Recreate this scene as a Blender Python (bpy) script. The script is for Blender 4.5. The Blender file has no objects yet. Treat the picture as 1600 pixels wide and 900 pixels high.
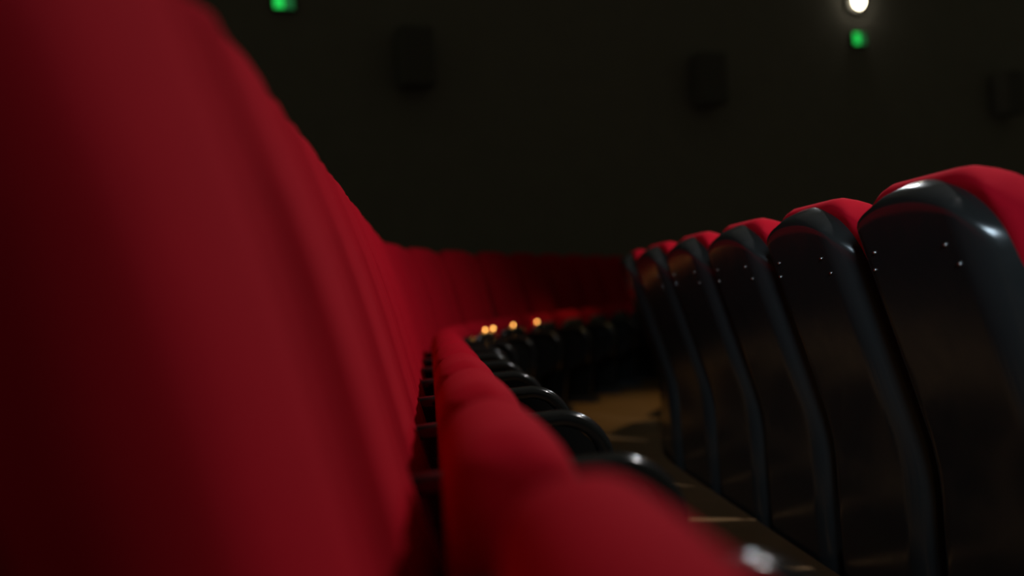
import bpy, bmesh, math, random
from mathutils import Vector, Matrix
random.seed(4)
S = bpy.context.scene
COL = S.collection
PI = math.pi

# ------------------------------------------------------------------ camera
CAM_Z = 0.868
cam_data = bpy.data.cameras.new('camera')
cam = bpy.data.objects.new('camera', cam_data)
COL.objects.link(cam)
cam_data.sensor_width = 36.0
cam_data.lens = 1442.6 / 1600.0 * 36.0
cam_data.clip_start = 0.02
cam_data.dof.use_dof = True
cam_data.dof.focus_distance = 2.3
cam_data.dof.aperture_fstop = 1.05
cam_data.dof.aperture_ratio = 1.0
PITCH, ROLL = 0.009, -0.069
cam.matrix_world = (Matrix.Translation((0, 0, CAM_Z)) @ Matrix.Rotation(PI / 2 + PITCH, 4, 'X')
                    @ Matrix.Rotation(ROLL, 4, 'Z'))
S.camera = cam

# ------------------------------------------------------------------ world, lights, exposure
world = bpy.data.worlds.new('world')
S.world = world
world.use_nodes = True
bg = world.node_tree.nodes['Background']
bg.inputs['Color'].default_value = (1.0, 0.95, 0.58, 1)
bg.inputs['Strength'].default_value = 0.024

def area(name, loc, target, size, power, color, spread=180):
    d = bpy.data.lights.new(name, 'AREA')
    d.shape = 'RECTANGLE'; d.size, d.size_y = size; d.energy = power; d.color = color; d.spread = math.radians(spread)
    o = bpy.data.objects.new(name, d); COL.objects.link(o)
    o.location = loc
    o.rotation_euler = (Vector(target) - Vector(loc)).to_track_quat('-Z', 'Y').to_euler()
    return o

def spot(name, loc, target, radius, power, color, angle, blend=0.5):
    d = bpy.data.lights.new(name, 'SPOT')
    d.energy = power; d.color = color; d.shadow_soft_size = radius
    d.spot_size = math.radians(angle); d.spot_blend = blend
    o = bpy.data.objects.new(name, d); COL.objects.link(o)
    o.location = loc
    o.rotation_euler = (Vector(target) - Vector(loc)).to_track_quat('-Z', 'Y').to_euler()
    return o

# white ceiling downlight over the middle of the two rows
spot('house_downlight', (2.2, 2.8, 3.9), (0.0, 2.7, 0.8), 0.12, 260, (1.0, 0.95, 0.95), 106, 0.9)
# unseen cool beam behind the camera, added for sheen on the right row's edges
spot('edge_sheen_spot', (-0.15, -3.6, 2.4), (0.95, 2.3, 0.95), 0.7, 1050, (0.66, 0.85, 1.0), 12, 0.6)
# added cool spot ahead, makes the white glints on the right row's tops
spot('top_glint_spot', (3.1, 9.2, 4.1), (0.95, 2.8, 1.08), 0.14, 170, (0.92, 0.97, 1.0), 13, 0.5)
# warm aisle downlight over the bend of the rows
spot('aisle_downlight', (1.6, 6.5, 3.3), (1.05, 6.5, 0.0), 0.05, 88, (1.0, 0.66, 0.26), 48, 0.9)

S.view_settings.view_transform = 'Standard'
S.view_settings.look = 'None'
S.view_settings.exposure = 0.0
S.view_settings.gamma = 1.0
S.view_settings.use_curve_mapping = False
S.cycles.use_denoising = True

# ------------------------------------------------------------------ materials
def mat(name, base, rough, noise_scale=60, noise_amt=0.0, bump=0.0, bump_scale=400, rough_var=0.0, sheen=0.0,
        spec=0.5, coat=0.0, emit=None, strength=0.0):
    m = bpy.data.materials.new(name); m.use_nodes = True
    nt = m.node_tree; p = nt.nodes['Principled BSDF']
    p.inputs['Base Color'].default_value = (*base, 1)
    p.inputs['Roughness'].default_value = rough
    p.inputs['Specular IOR Level'].default_value = spec
    p.inputs['Coat Weight'].default_value = coat
    p.inputs['Sheen Weight'].default_value = sheen
    if sheen:
        p.inputs['Sheen Tint'].default_value = (*base, 1)
    tc = nt.nodes.new('ShaderNodeTexCoord')
    if noise_amt:
        n = nt.nodes.new('ShaderNodeTexNoise'); n.inputs['Scale'].default_value = noise_scale
        n.inputs['Detail'].default_value = 5
        nt.links.new(tc.outputs['Object'], n.inputs['Vector'])
        mx = nt.nodes.new('ShaderNodeMix'); mx.data_type = 'RGBA'
        mx.inputs[6].default_value = (*[c * (1 - noise_amt) for c in base], 1)
        mx.inputs[7].default_value = (*[min(1, c * (1 + noise_amt)) for c in base], 1)
        nt.links.new(n.outputs['Fac'], mx.inputs[0]); nt.links.new(mx.outputs[2], p.inputs['Base Color'])
    if rough_var:
        n = nt.nodes.new('ShaderNodeTexNoise'); n.inputs['Scale'].default_value = 14
        n.inputs['Detail'].default_value = 8; n.inputs['Roughness'].default_value = 0.7
        nt.links.new(tc.outputs['Object'], n.inputs['Vector'])
        mr = nt.nodes.new('ShaderNodeMapRange')
        mr.inputs['From Min'].default_value = 0.3; mr.inputs['From Max'].default_value = 0.7
        mr.inputs['To Min'].default_value = max(0.02, rough - rough_var); mr.inputs['To Max'].default_value = rough + rough_var
        nt.links.new(n.outputs['Fac'], mr.inputs['Value']); nt.links.new(mr.outputs['Result'], p.inputs['Roughness'])
    if bump:
        n = nt.nodes.new('ShaderNodeTexNoise'); n.inputs['Scale'].default_value = bump_scale
        n.inputs['Detail'].default_value = 3
        nt.links.new(tc.outputs['Object'], n.inputs['Vector'])
        b = nt.nodes.new('ShaderNodeBump'); b.inputs['Strength'].default_value = bump
        b.inputs['Distance'].default_value = 0.002
        nt.links.new(n.outputs['Fac'], b.inputs['Height']); nt.links.new(b.outputs['Normal'], p.inputs['Normal'])
    if emit:
        p.inputs['Emission Color'].default_value = (*emit, 1)
        p.inputs['Emission Strength'].default_value = strength
    return m

M_RED = mat('red_velvet', (0.52, 0.006, 0.020), 0.9, 30, 0.10, 0.25, 500, sheen=0.05, spec=0.08)
M_SHELL = mat('black_glossy_plastic', (0.024, 0.026, 0.026), 0.19, rough_var=0.06, bump=0.03, bump_scale=90)
M_ARM = mat('black_arm_plastic', (0.016, 0.017, 0.016), 0.17, rough_var=0.04)
M_PAN = mat('black_pan_plastic', (0.014, 0.015, 0.014), 0.22, rough_var=0.04)
M_STEEL = mat('dark_steel', (0.03, 0.03, 0.03), 0.4, spec=0.5)
M_SCREW = mat('bright_screw', (0.5, 0.5, 0.5), 0.25)
M_SCREW.node_tree.nodes['Principled BSDF'].inputs['Metallic'].default_value = 1.0
M_FLOOR = mat('brown_wood_floor', (0.23, 0.135, 0.058), 0.5, 6, 0.25, 0.1, 60)
M_WALL = mat('dark_wall_fabric', (0.28, 0.275, 0.27), 0.95, 3, 0.10, 0.2, 200, spec=0.1)
M_SPK = mat('speaker_black', (0.19, 0.19, 0.19), 0.7)
M_GRILLE = mat('speaker_grille', (0.13, 0.13, 0.13), 0.8, bump=0.5, bump_scale=300)
M_GREEN = mat('exit_green', (0.01, 0.3, 0.05), 0.5, emit=(0.02, 0.75, 0.10), strength=0.9)
M_PALE = mat('exit_pale', (0.03, 0.1, 0.04), 0.5, emit=(0.03, 0.30, 0.08), strength=0.35)
M_AMBER = mat('amber_glint', (0.5, 0.25, 0.05), 0.4, emit=(1.0, 0.45, 0.10), strength=6)  # glowing stand-in for reflected amber light
M_LAMP = mat('lamp_globe', (0.9, 0.9, 0.8), 0.4, emit=(1.0, 0.88, 0.62), strength=15)
M_HOUSING = mat('dark_housing', (0.03, 0.03, 0.03), 0.5)

# ------------------------------------------------------------------ mesh helpers
def mesh_obj(name, bm, m, parent=None, loc=(0, 0, 0), smooth=True):
    bmesh.ops.recalc_face_normals(bm, faces=bm.faces)
    me = bpy.data.meshes.new(name); bm.to_mesh(me); bm.free()
    me.materials.append(m)
    if smooth:
        me.polygons.foreach_set('use_smooth', [True] * len(me.polygons))
    o = bpy.data.objects.new(name, me); COL.objects.link(o)
    o.location = loc
    if parent: o.parent = parent
    return o

def thing(name, label, cat, loc=(0, 0, 0), rz=0, group=None):
    o = bpy.data.objects.new(name, None); COL.objects.link(o)
    o.empty_display_size = 0.1
    o.location = loc; o.rotation_euler = (0, 0, rz)
    o['label'] = label; o['category'] = cat
    if group: o['group'] = group
    return o

def box(bm, x0, x1, y0, y1, z0, z1, bev=0.0):
    r = bmesh.ops.create_cube(bm, size=1)
    vs = r['verts']
    for v in vs:
        v.co = Vector((x0 + (v.co.x + .5) * (x1 - x0), y0 + (v.co.y + .5) * (y1 - y0), z0 + (v.co.z + .5) * (z1 - z0)))
    if bev:
        es = list({e for v in vs for e in v.link_edges})
        bmesh.ops.bevel(bm, geom=es, offset=bev, segments=3, profile=0.5, affect='EDGES')

def graded(n, lo, hi, power=1.6):
    """n+1 stations, closer together near both ends."""
    out = []
    for i in range(n + 1):
        t = 2 * i / n - 1
        t = math.copysign(1 - (1 - abs(t)) ** power, t)
        out.append(lo + (hi - lo) * (t + 1) / 2)
    return out

def slab(bm, W, H, rx, rz, place, front, back, nu=34, nv=40, rzb=None, rxb=None):
    """Closed upholstery-like slab. Parameter rectangle |y|<=W, 0<=v<=H with elliptic corners (rx, rz at the top,
    rxb, rzb at the bottom). front / back (y, v, de) give the depth towards +x / -x; place() bends it into place."""
    rzb = rz if rzb is None else rzb; rxb = rx if rxb is None else rxb
    ys = graded(nu, -W, W); vs = graded(nv, 0, H)
    def rnd(y, v):
        s = 1 if y >= 0 else -1
        a = abs(y)
        for top in (True, False):
            ax, az = (rx, rz) if top else (rxb, rzb)
            q = (a - (W - ax)) / ax
            r = ((v - (H - az)) if top else (az - v)) / az
            if q > 0 and r > 0:
                q2 = q * math.sqrt(1 - r * r / 2); r2 = r * math.sqrt(1 - q * q / 2)
                y = s * (W - ax + ax * q2)
                v = (H - az + az * r2) if top else (az - az * r2)
                break
        return y, v
    F, B = {}, {}
    for i, y in enumerate(ys):
        for j, v in enumerate(vs):
            de = max(0.0, min(W - abs(y), v, H - v))
            yy, vv = rnd(y, v)
            F[i, j] = bm.verts.new(place(yy, vv, front(yy, vv, de)))
            edge = i in (0, nu) or j in (0, nv)
            B[i, j] = F[i, j] if edge else bm.verts.new(place(yy, vv, -back(yy, vv, de)))
    for i in range(nu):
        for j in range(nv):
            bm.faces.new((F[i, j], F[i + 1, j], F[i + 1, j + 1], F[i, j + 1]))
            q = [B[i, j], B[i, j + 1], B[i + 1, j + 1], B[i + 1, j]]
            if len({id(v) for v in q}) == 4 and not all(v in (F[i, j], F[i + 1, j], F[i + 1, j + 1], F[i, j + 1]) for v in q):
                try: bm.faces.new(q)
                except ValueError: pass

def dome(de, r):
    t = min(1.0, de / r)
    return math.sqrt(max(0.0, 1 - (1 - t) ** 2))

def sweep(bm, pts, w, t, n=14, e=2.6):
    """Closed bar of superelliptic section along a path in the x-z plane. w: half width (y), t: half thickness, lists or numbers."""
    N = len(pts); rings = []
    for i, (x, z) in enumerate(pts):
        a = pts[max(0, i - 1)]; b = pts[min(N - 1, i + 1)]
        d = Vector((b[0] - a[0], b[1] - a[1])).normalized(); nx, nz = -d[1], d[0]
        wi = w[i] if isinstance(w, list) else w; ti = t[i] if isinstance(t, list) else t
        ring = []
        for k in range(n):
            an = 2 * PI * k / n
            c, s = math.cos(an), math.sin(an)
            cy = math.copysign(abs(c) ** (2 / e), c) * wi; cn = math.copysign(abs(s) ** (2 / e), s) * ti
            ring.append(bm.verts.new((x + nx * cn, cy, z + nz * cn)))
        rings.append(ring)
    for a, b in zip(rings, rings[1:]):
        for k in range(n):
            bm.faces.new((a[k], a[(k + 1) % n], b[(k + 1) % n], b[k]))
    bm.faces.new(rings[0][::-1]); bm.faces.new(rings[-1])

def prism(bm, poly, y0, y1, bev=0.004):
    """Outline in x-z, extruded along y."""
    a = [bm.verts.new((x, y0, z)) for x, z in poly]; b = [bm.verts.new((x, y1, z)) for x, z in poly]
    n = len(poly)
    f = [bm.faces.new(a), bm.faces.new(b[::-1])]
    for i in range(n):
        f.append(bm.faces.new((a[i], b[i], b[(i + 1) % n], a[(i + 1) % n])))
    if bev:
        es = list({e for x in f[:2] for e in x.edges})
        bmesh.ops.bevel(bm, geom=es, offset=bev, segments=2, profile=0.5, affect='EDGES')

# ------------------------------------------------------------------ plan of the two rows
SP = 0.555                                           # seat spacing
K0, S1, S2, K1, K2, PSI, X0, Y0 = 0.002, 3.5, 5.5, 0.263, 0.0, 0.095, -0.105, 0.803
DS = 0.02; SMIN, SMAX = -4.0, 16.0
NS = int((SMAX - SMIN) / DS) + 1
def kappa(s):
    def ramp(a, b, t): 
        t = min(1, max(0, (t - a) / (b - a))); return t * t * (3 - 2 * t)
    return K0 + (K1 - K0) * ramp(S1 - .25, S1 + .25, s) + (K2 - K1) * ramp(S2 - .25, S2 + .25, s)
TH = [0.0] * NS; PX = [0.0] * NS; PY = [0.0] * NS
for i in range(1, NS):
    TH[i] = TH[i - 1] + kappa(SMIN + (i - .5) * DS) * DS
I0 = int(round(-SMIN / DS)); t0 = TH[I0]
TH = [t - t0 - PSI for t in TH]
for i in range(1, NS):
    th = (TH[i] + TH[i - 1]) / 2
    PX[i] = PX[i - 1] + math.sin(th) * DS; PY[i] = PY[i - 1] + math.cos(th) * DS
ox, oy = PX[I0] - X0, PY[I0] - Y0
PX = [x - ox for x in PX]; PY = [y - oy for y in PY]
def plan(s, r=0.0):
    f = (s - SMIN) / DS; i = max(0, min(NS - 2, int(f))); t = f - i
    x = PX[i] * (1 - t) + PX[i + 1] * t; y = PY[i] * (1 - t) + PY[i + 1] * t; th = TH[i] * (1 - t) + TH[i + 1] * t
    return x + r * math.cos(th), y - r * math.sin(th), -th
ROW = 1.31                                           # row pitch
def offset_stations(s_start, r, step, n_back, n_fwd):
    """s values whose points on the parallel curve at offset r are `step` apart; index 0 at s_start."""
    out = {0: s_start}
    for sign, n in ((1, n_fwd), (-1, n_back)):
        s = s_start
        for k in range(1, n + 1):
            acc = 0.0
            while acc < step:
                acc += DS * (1 - kappa(s) * r); s += sign * DS
            out[sign * k] = s
    return out

# ------------------------------------------------------------------ setting
def structure(name, bm, m):
    o = mesh_obj(name, bm, m, smooth=False); o['kind'] = 'structure'; return o
STEP = 0.135                                         # the right row stands one step lower
bm = bmesh.new(); box(bm, -9, 14, -5, 19, -STEP - 0.1, -STEP); structure('floor', bm, M_FLOOR)
# upper tier under the left row: its front edge follows the curve of the row
bm = bmesh.new()
prev = None
for i in range(0, 97):
    s_ = -3.5 + i * 0.165
    fx, fy, _ = plan(s_, 1.16); bx, by, _ = plan(s_, -1.6)
    q = [bm.verts.new((fx, fy, 0)), bm.verts.new((bx, by, 0)), bm.verts.new((bx, by, -STEP)), bm.verts.new((fx, fy, -STEP))]
    if prev:
        for a in range(4): bm.faces.new((prev[a], prev[(a + 1) % 4], q[(a + 1) % 4], q[a]))
    else: bm.faces.new(q)
    prev = q
bm.faces.new(prev[::-1])
structure('floor_step', bm, M_FLOOR)
WALL_A, WALL_B = Vector((-2.65, 11.0)), Vector((5.22, 14.4))      # points on the far side wall
wd = (WALL_B - WALL_A).normalized(); wn = Vector((wd.y, -wd.x))   # wn faces the seats
WALL_RZ = math.atan2(wd.y, wd.x)
bm = bmesh.new(); box(bm, -6.5, 16.0, 0.0, 0.2, -STEP, 6.0)
w = structure('wall_back', bm, M_WALL); w.location = (WALL_A.x, WALL_A.y, 0); w.rotation_euler = (0, 0, WALL_RZ)
bm = bmesh.new(); box(bm, -6.5, 16.0, -0.015, 0.0, -STEP, 0.0, 0.003)
w = structure('baseboard_back', bm, M_HOUSING); w.location = (WALL_A.x, WALL_A.y, 0); w.rotation_euler = (0, 0, WALL_RZ)

# ------------------------------------------------------------------ seat
REC = math.radians(16.2)
CR, SR = math.cos(REC), math.sin(REC)
def back_place(x0, z0, bow):
    def f(y, v, d):
        q0 = min(1, max(0, (v - 0.15) / 0.40)); lum = 0.018 * q0 * q0 * (3 - 2 * q0) * (1 - 0.5 * max(0, (v - 0.6) / 0.25))   # fuller towards the shoulders
        dd = d + bow * y * y + lum
        z = z0 + v * CR + dd * SR
        q = min(1, max(0, (z - 0.86) / 0.20)); q = q * q * (3 - 2 * q)
        return (x0 - v * SR + dd * CR, y * (0.89 + 0.11 * q), z)   # narrower below the shoulders
    return f

def shell_place(y, v, d):
    # upright below the armrests, leaning back above them
    VB, B = 0.51, 0.10
    w = v - VB
    u = 0.0 if w < -B else (w if w > B else (w + B) ** 2 / (4 * B))      # length of the leaning part
    a = REC * min(1, max(0, (w + B) / (2 * B)))
    x = -0.052 - u * math.sin(REC); z = 0.040 + v - u * (1 - math.cos(REC))
    q = min(1, max(0, (z - 0.45) / 0.35)); q = q * q * (3 - 2 * q)
    return (x + (d + 0.02 * y * y) * math.cos(a), y * (1.055 - 0.055 * q), z + d * math.sin(a))   # a little wider at the foot

def make_seat(name, label, group, screws):
    t = thing(name, label, 'seat', group=group)
    # red padded backrest with two soft side bolsters
    bm = bmesh.new()
    def fr(y, v, de):
        a = abs(y)
        bol = 0.010 * math.exp(-((a - 0.200) / 0.035) ** 2) - 0.010 * math.exp(-((a - 0.155) / 0.016) ** 2)
        return 0.060 * dome(de, 0.075) + bol * min(1, de / 0.05) + 0.008 * math.exp(-(y / 0.1) ** 2) * min(1, de / .08)
    def bk(y, v, de): return 0.030 * dome(de, 0.03)
    slab(bm, 0.266, 0.850, 0.150, 0.14, back_place(-0.004, 0.375, -0.10), fr, bk, 44, 36, rzb=0.05, rxb=0.05)
    mesh_obj('backrest', bm, M_RED, t)
    # glossy black shell behind it
    bm = bmesh.new()
    def sf(y, v, de): return 0.012 * dome(de, 0.02)
    def sb(y, v, de): return 0.085 * dome(0.250 - abs(y), 0.080) * dome(de, 0.024)
    slab(bm, 0.250, 1.174, 0.235, 0.165, shell_place, sf, sb, 40, 36, rzb=0.06, rxb=0.06)
    sh = mesh_obj('back_shell', bm, M_SHELL, t)
    if screws:
        pl = shell_place
        for sy in (-1, 1):
            for (yy, vv) in ((0.140, 1.050), (0.165, 1.010)):
                bm = bmesh.new()
                bmesh.ops.create_uvsphere(bm, u_segments=8, v_segments=5, radius=0.0045)
                c = pl(sy * yy, vv, -sb(yy, vv, 0.1) - 0.001)
                for v in bm.verts: v.co += Vector(c)
                mesh_obj('screw', bm, M_SCREW, sh)
    # seat cushion folded up against the backrest
    def cpl(x0, z0, tilt):
        c, s = math.cos(tilt), math.sin(tilt)
        return lambda y, v, d: (x0 + v * s + d * c, y, z0 + v * c - d * s)
    bm = bmesh.new()
    def cf(y, v, de): return (0.072 * dome(de, 0.080) + 0.008 * min(1, de / .1)) * (1 - 0.42 * (abs(y) / 0.220) ** 3)
    def cb(y, v, de): return 0.070 * dome(de, 0.070)
    slab(bm, 0.220, 0.394, 0.085, 0.085, cpl(0.100, 0.342, math.radians(1)), cf, cb, 36, 30, rzb=0.04, rxb=0.04)
    mesh_obj('seat_cushion', bm, M_RED, t)
    # black underside pan, facing forward while the seat is folded
    bm = bmesh.new()
    def pf(y, v, de): return 0.050 * dome(de, 0.045) * (1 - 0.35 * (abs(y) / 0.2) ** 3)
    def pb(y, v, de): return 0.02 * dome(de, 0.02)
    slab(bm, 0.195, 0.358, 0.10, 0.07, cpl(0.143, 0.325, math.radians(1)), pf, pb, 24, 24, rzb=0.05, rxb=0.05)
    mesh_obj('seat_pan', bm, M_PAN, t)
    # hinge bar carrying the cushion between the two stanchions
    bm = bmesh.new()
    box(bm, 0.095, 0.135, -0.250, 0.250, 0.320, 0.360, 0.006)
    mesh_obj('hinge_bar', bm, M_STEEL, t)
    return t

def arc(cx, cz, r, a0, a1, n):
    return [(cx + r * math.cos(math.radians(a0 + (a1 - a0) * i / n)), cz + r * math.sin(math.radians(a0 + (a1 - a0) * i / n))) for i in range(n + 1)]

def make_arm(name, label, group):
    t = thing(name, label, 'armrest', group=group)
    TOP = 0.603
    path = [(-0.03, TOP - .004), (0.06, TOP), (0.16, TOP + .002), (0.25, TOP + .003)] + arc(0.287, TOP - .092, 0.097, 85, -5, 12) + [(0.378, 0.44), (0.362, 0.36)]
    bm = bmesh.new()
    n = len(path)
    sweep(bm, path, [0.024 + 0.006 * math.sin(PI * min(1, i / (n - 1) * 1.2)) for i in range(n)], [0.017] * (n - 2) + [0.014, 0.009], 16)
    mesh_obj('arm_pad', bm, M_ARM, t)
    # flat side panel under the pad, running down into the stanchion
    bm = bmesh.new()
    inner = [(-0.02, TOP - .012), (0.255, TOP - .010)] + arc(0.282, TOP - .095, 0.085, 80, 0, 8) + [(0.343, 0.38), (0.20, 0.30), (0.16, 0.04), (-0.02, 0.04), (0.0, 0.30)]
    prism(bm, inner, -0.018, 0.018, 0.003)
    sp = mesh_obj('side_panel', bm, M_ARM, t, smooth=False)
    bm = bmesh.new()
    ip = [(0.02, 0.545), (0.24, 0.548)] + arc(0.252, 0.500, 0.048, 80, 0, 8) + [(0.290, 0.42)]
    sweep(bm, ip, 0.020, 0.010, 10)
    mesh_obj('panel_rim', bm, M_ARM, sp)
    bm = bmesh.new(); box(bm, -0.03, 0.22, -0.04, 0.04, 0.0, 0.045, 0.008)
    mesh_obj('foot_plate', bm, M_STEEL, t, smooth=False)
    return t

def copy_tree(o, parent=None):
    c = o.copy(); COL.objects.link(c)
    if parent: c.parent = parent
    for ch in [x for x in KIDS.get(o.name, ())]:
        copy_tree(ch, c)
    return c
KIDS = {}
def index_kids():
    KIDS.clear()
    for o in list(COL.objects):
        if o.parent: KIDS.setdefault(o.parent.name, []).append(o)

ORD = ('first second third fourth fifth sixth seventh eighth ninth tenth eleventh twelfth thirteenth fourteenth fifteenth '
       'sixteenth seventeenth eighteenth nineteenth twentieth twenty-first twenty-second twenty-third twenty-fourth').split()

GL, GR = 'red seats of the left row', 'black-backed seats of the right row'
AL, AR = 'armrests of the left row', 'armrests of the right row'
seat_l = make_seat('theater_seat', '', GL, False)
seat_r = make_seat('theater_seat', '', GR, True)
arm_p = make_arm('seat_armrest', '', AL)
index_kids()

# left row: seats -1 .. , armrest k stands between seats k-1 and k
N_LEFT = 18
left_seats = []
for n in range(N_LEFT):
    k = n - 1
    o = seat_l if n == 0 else copy_tree(seat_l)
    left_seats.append(o)
    x, y, rz = plan((k + .5) * SP)
    o.location = (x, y, 0); o.rotation_euler = (0, 0, rz)
    o['group'] = GL
    if n == 0: o['label'] = 'huge blurred red seat back filling the left of the view, its cushion folded up'
    elif n < 6: o['label'] = 'red velvet folded theater seat, %s from the camera in the left row' % ORD[n]
    else: o['label'] = 'dim red theater seat on the far bend, %s from the camera in the left row' % ORD[n]
for n in range(N_LEFT):
    k = n
    o = arm_p if n == 0 else copy_tree(arm_p)
    x, y, rz = plan(k * SP)
    o.location = (x, y, 0); o.rotation_euler = (0, 0, rz)
    o['group'] = AL
    if n == 0: o['label'] = 'blurred black armrest with one bright glint at the bottom edge of the view'
    else: o['label'] = 'curved glossy black armrest, %s from the camera along the left row' % ORD[n]

for ch in seat_l.children:                           # the nearest cushion is not folded all the way up
    if ch.name.startswith(('seat_cushion', 'seat_pan')):
        ch.matrix_basis = Matrix.Translation((0.115, 0, 0.34)) @ Matrix.Rotation(math.radians(6), 4, 'Y') @ Matrix.Translation((-0.115, 0, -0.34))

# added amber glowing beads in place of lamp reflections on the bend seats
GLINT = None
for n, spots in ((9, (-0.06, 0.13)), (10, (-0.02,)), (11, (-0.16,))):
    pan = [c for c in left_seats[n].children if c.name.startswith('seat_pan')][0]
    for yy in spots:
        if GLINT is None:
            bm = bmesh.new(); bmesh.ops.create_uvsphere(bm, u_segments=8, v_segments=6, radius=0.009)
            m_ = GLINT = mesh_obj('glint_bead', bm, M_AMBER, pan)
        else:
            m_ = GLINT.copy(); COL.objects.link(m_); m_.parent = pan
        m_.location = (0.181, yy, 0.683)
        m_['label'] = 'amber lamp reflection on the folded seat, as a glowing bead'

# right row
st = offset_stations(2.33 * SP, ROW, SP, 3, 18)
half = offset_stations(2.33 * SP, ROW, SP / 2, 5, 37)
N_RIGHT = 12
for n in range(N_RIGHT):
    o = seat_r if n == 0 else copy_tree(seat_r)
    x, y, rz = plan(half[2 * n - 1], ROW)
    o.location = (x, y, -STEP); o.rotation_euler = (0, 0, rz)
    o['group'] = GR
    if n == 0: o['label'] = 'large black seat back with red top edge cut by the right side of the view'
    else: o['label'] = 'glossy black seat back with red top edge, %s from the camera in the right row' % ORD[n]
for n in range(N_RIGHT):
    o = copy_tree(arm_p)
    x, y, rz = plan(half[2 * n], ROW)
    o.location = (x, y, -STEP); o.rotation_euler = (0, 0, rz)
    o['group'] = AR
    o['label'] = 'black armrest hidden behind the black seat backs, %s from the camera in the right row' % ORD[n]

# ------------------------------------------------------------------ things on the far wall
def wall_speaker(p, label):
    t = thing('wall_speaker', label, 'speaker', p, WALL_RZ, 'dark speakers on the far wall')
    bm = bmesh.new(); box(bm, -0.22, 0.22, -0.36, -0.06, -0.37, 0.37, 0.02); mesh_obj('cabinet', bm, M_SPK, t, smooth=False)
    bm = bmesh.new(); box(bm, -0.20, 0.20, -0.375, -0.355, -0.35, 0.35, 0.008); mesh_obj('grille', bm, M_GRILLE, t, smooth=False)
    bm = bmesh.new(); box(bm, -0.06, 0.06, -0.08, 0.0, -0.10, 0.10, 0.005); mesh_obj('bracket', bm, M_HOUSING, t, smooth=False)
    return t
wall_speaker((-1.089, 11.674, 3.919), 'dark box speaker on the far wall, leftmost of the three')
wall_speaker((2.948, 13.419, 3.774), 'dark box speaker on the far wall, middle of the three')
wall_speaker((8.57, 15.847, 3.727), 'dark box speaker on the far wall, rightmost of the three')

def exit_sign(p, label):
    t = thing('exit_sign', label, 'sign', p, WALL_RZ, 'green lit exit signs')
    bm = bmesh.new(); box(bm, -0.14, 0.14, -0.06, 0.0, -0.11, 0.11, 0.008); mesh_obj('sign_housing', bm, M_HOUSING, t, smooth=False)
    bm = bmesh.new(); box(bm, -0.12, 0.0, -0.066, -0.058, -0.09, 0.09, 0.002); mesh_obj('lit_panel', bm, M_GREEN, t, smooth=False)
    bm = bmesh.new(); box(bm, 0.002, 0.12, -0.066, -0.058, -0.09, 0.09, 0.002)
    o = mesh_obj('dim_panel', bm, M_PALE, t, smooth=False); o['label'] = 'dimmer green half of the sign'
    return t
exit_sign((-2.51, 11.06, 4.579), 'small green lit sign on the far wall, high above the left row')
exit_sign((5.734, 14.622, 4.554), 'small green lit sign on the far wall, below the white lamp')

p = (5.75, 14.629, 5.158)
t = thing('wall_lamp', 'round warm white lamp glowing on the far wall above the green sign', 'lamp', p, WALL_RZ)
bm = bmesh.new(); bmesh.ops.create_cone(bm, cap_ends=True, segments=24, radius1=0.19, radius2=0.17, depth=0.04)
for v in bm.verts: v.co = Vector((v.co.x, -0.02 + v.co.z, v.co.y))
mesh_obj('lamp_base', bm, M_HOUSING, t, smooth=False)
bm = bmesh.new(); bmesh.ops.create_uvsphere(bm, u_segments=20, v_segments=12, radius=0.10)
for v in bm.verts: v.co = Vector((v.co.x, v.co.y * 0.5 - 0.08, v.co.z * 1.25))
mesh_obj('lamp_globe', bm, M_LAMP, t)
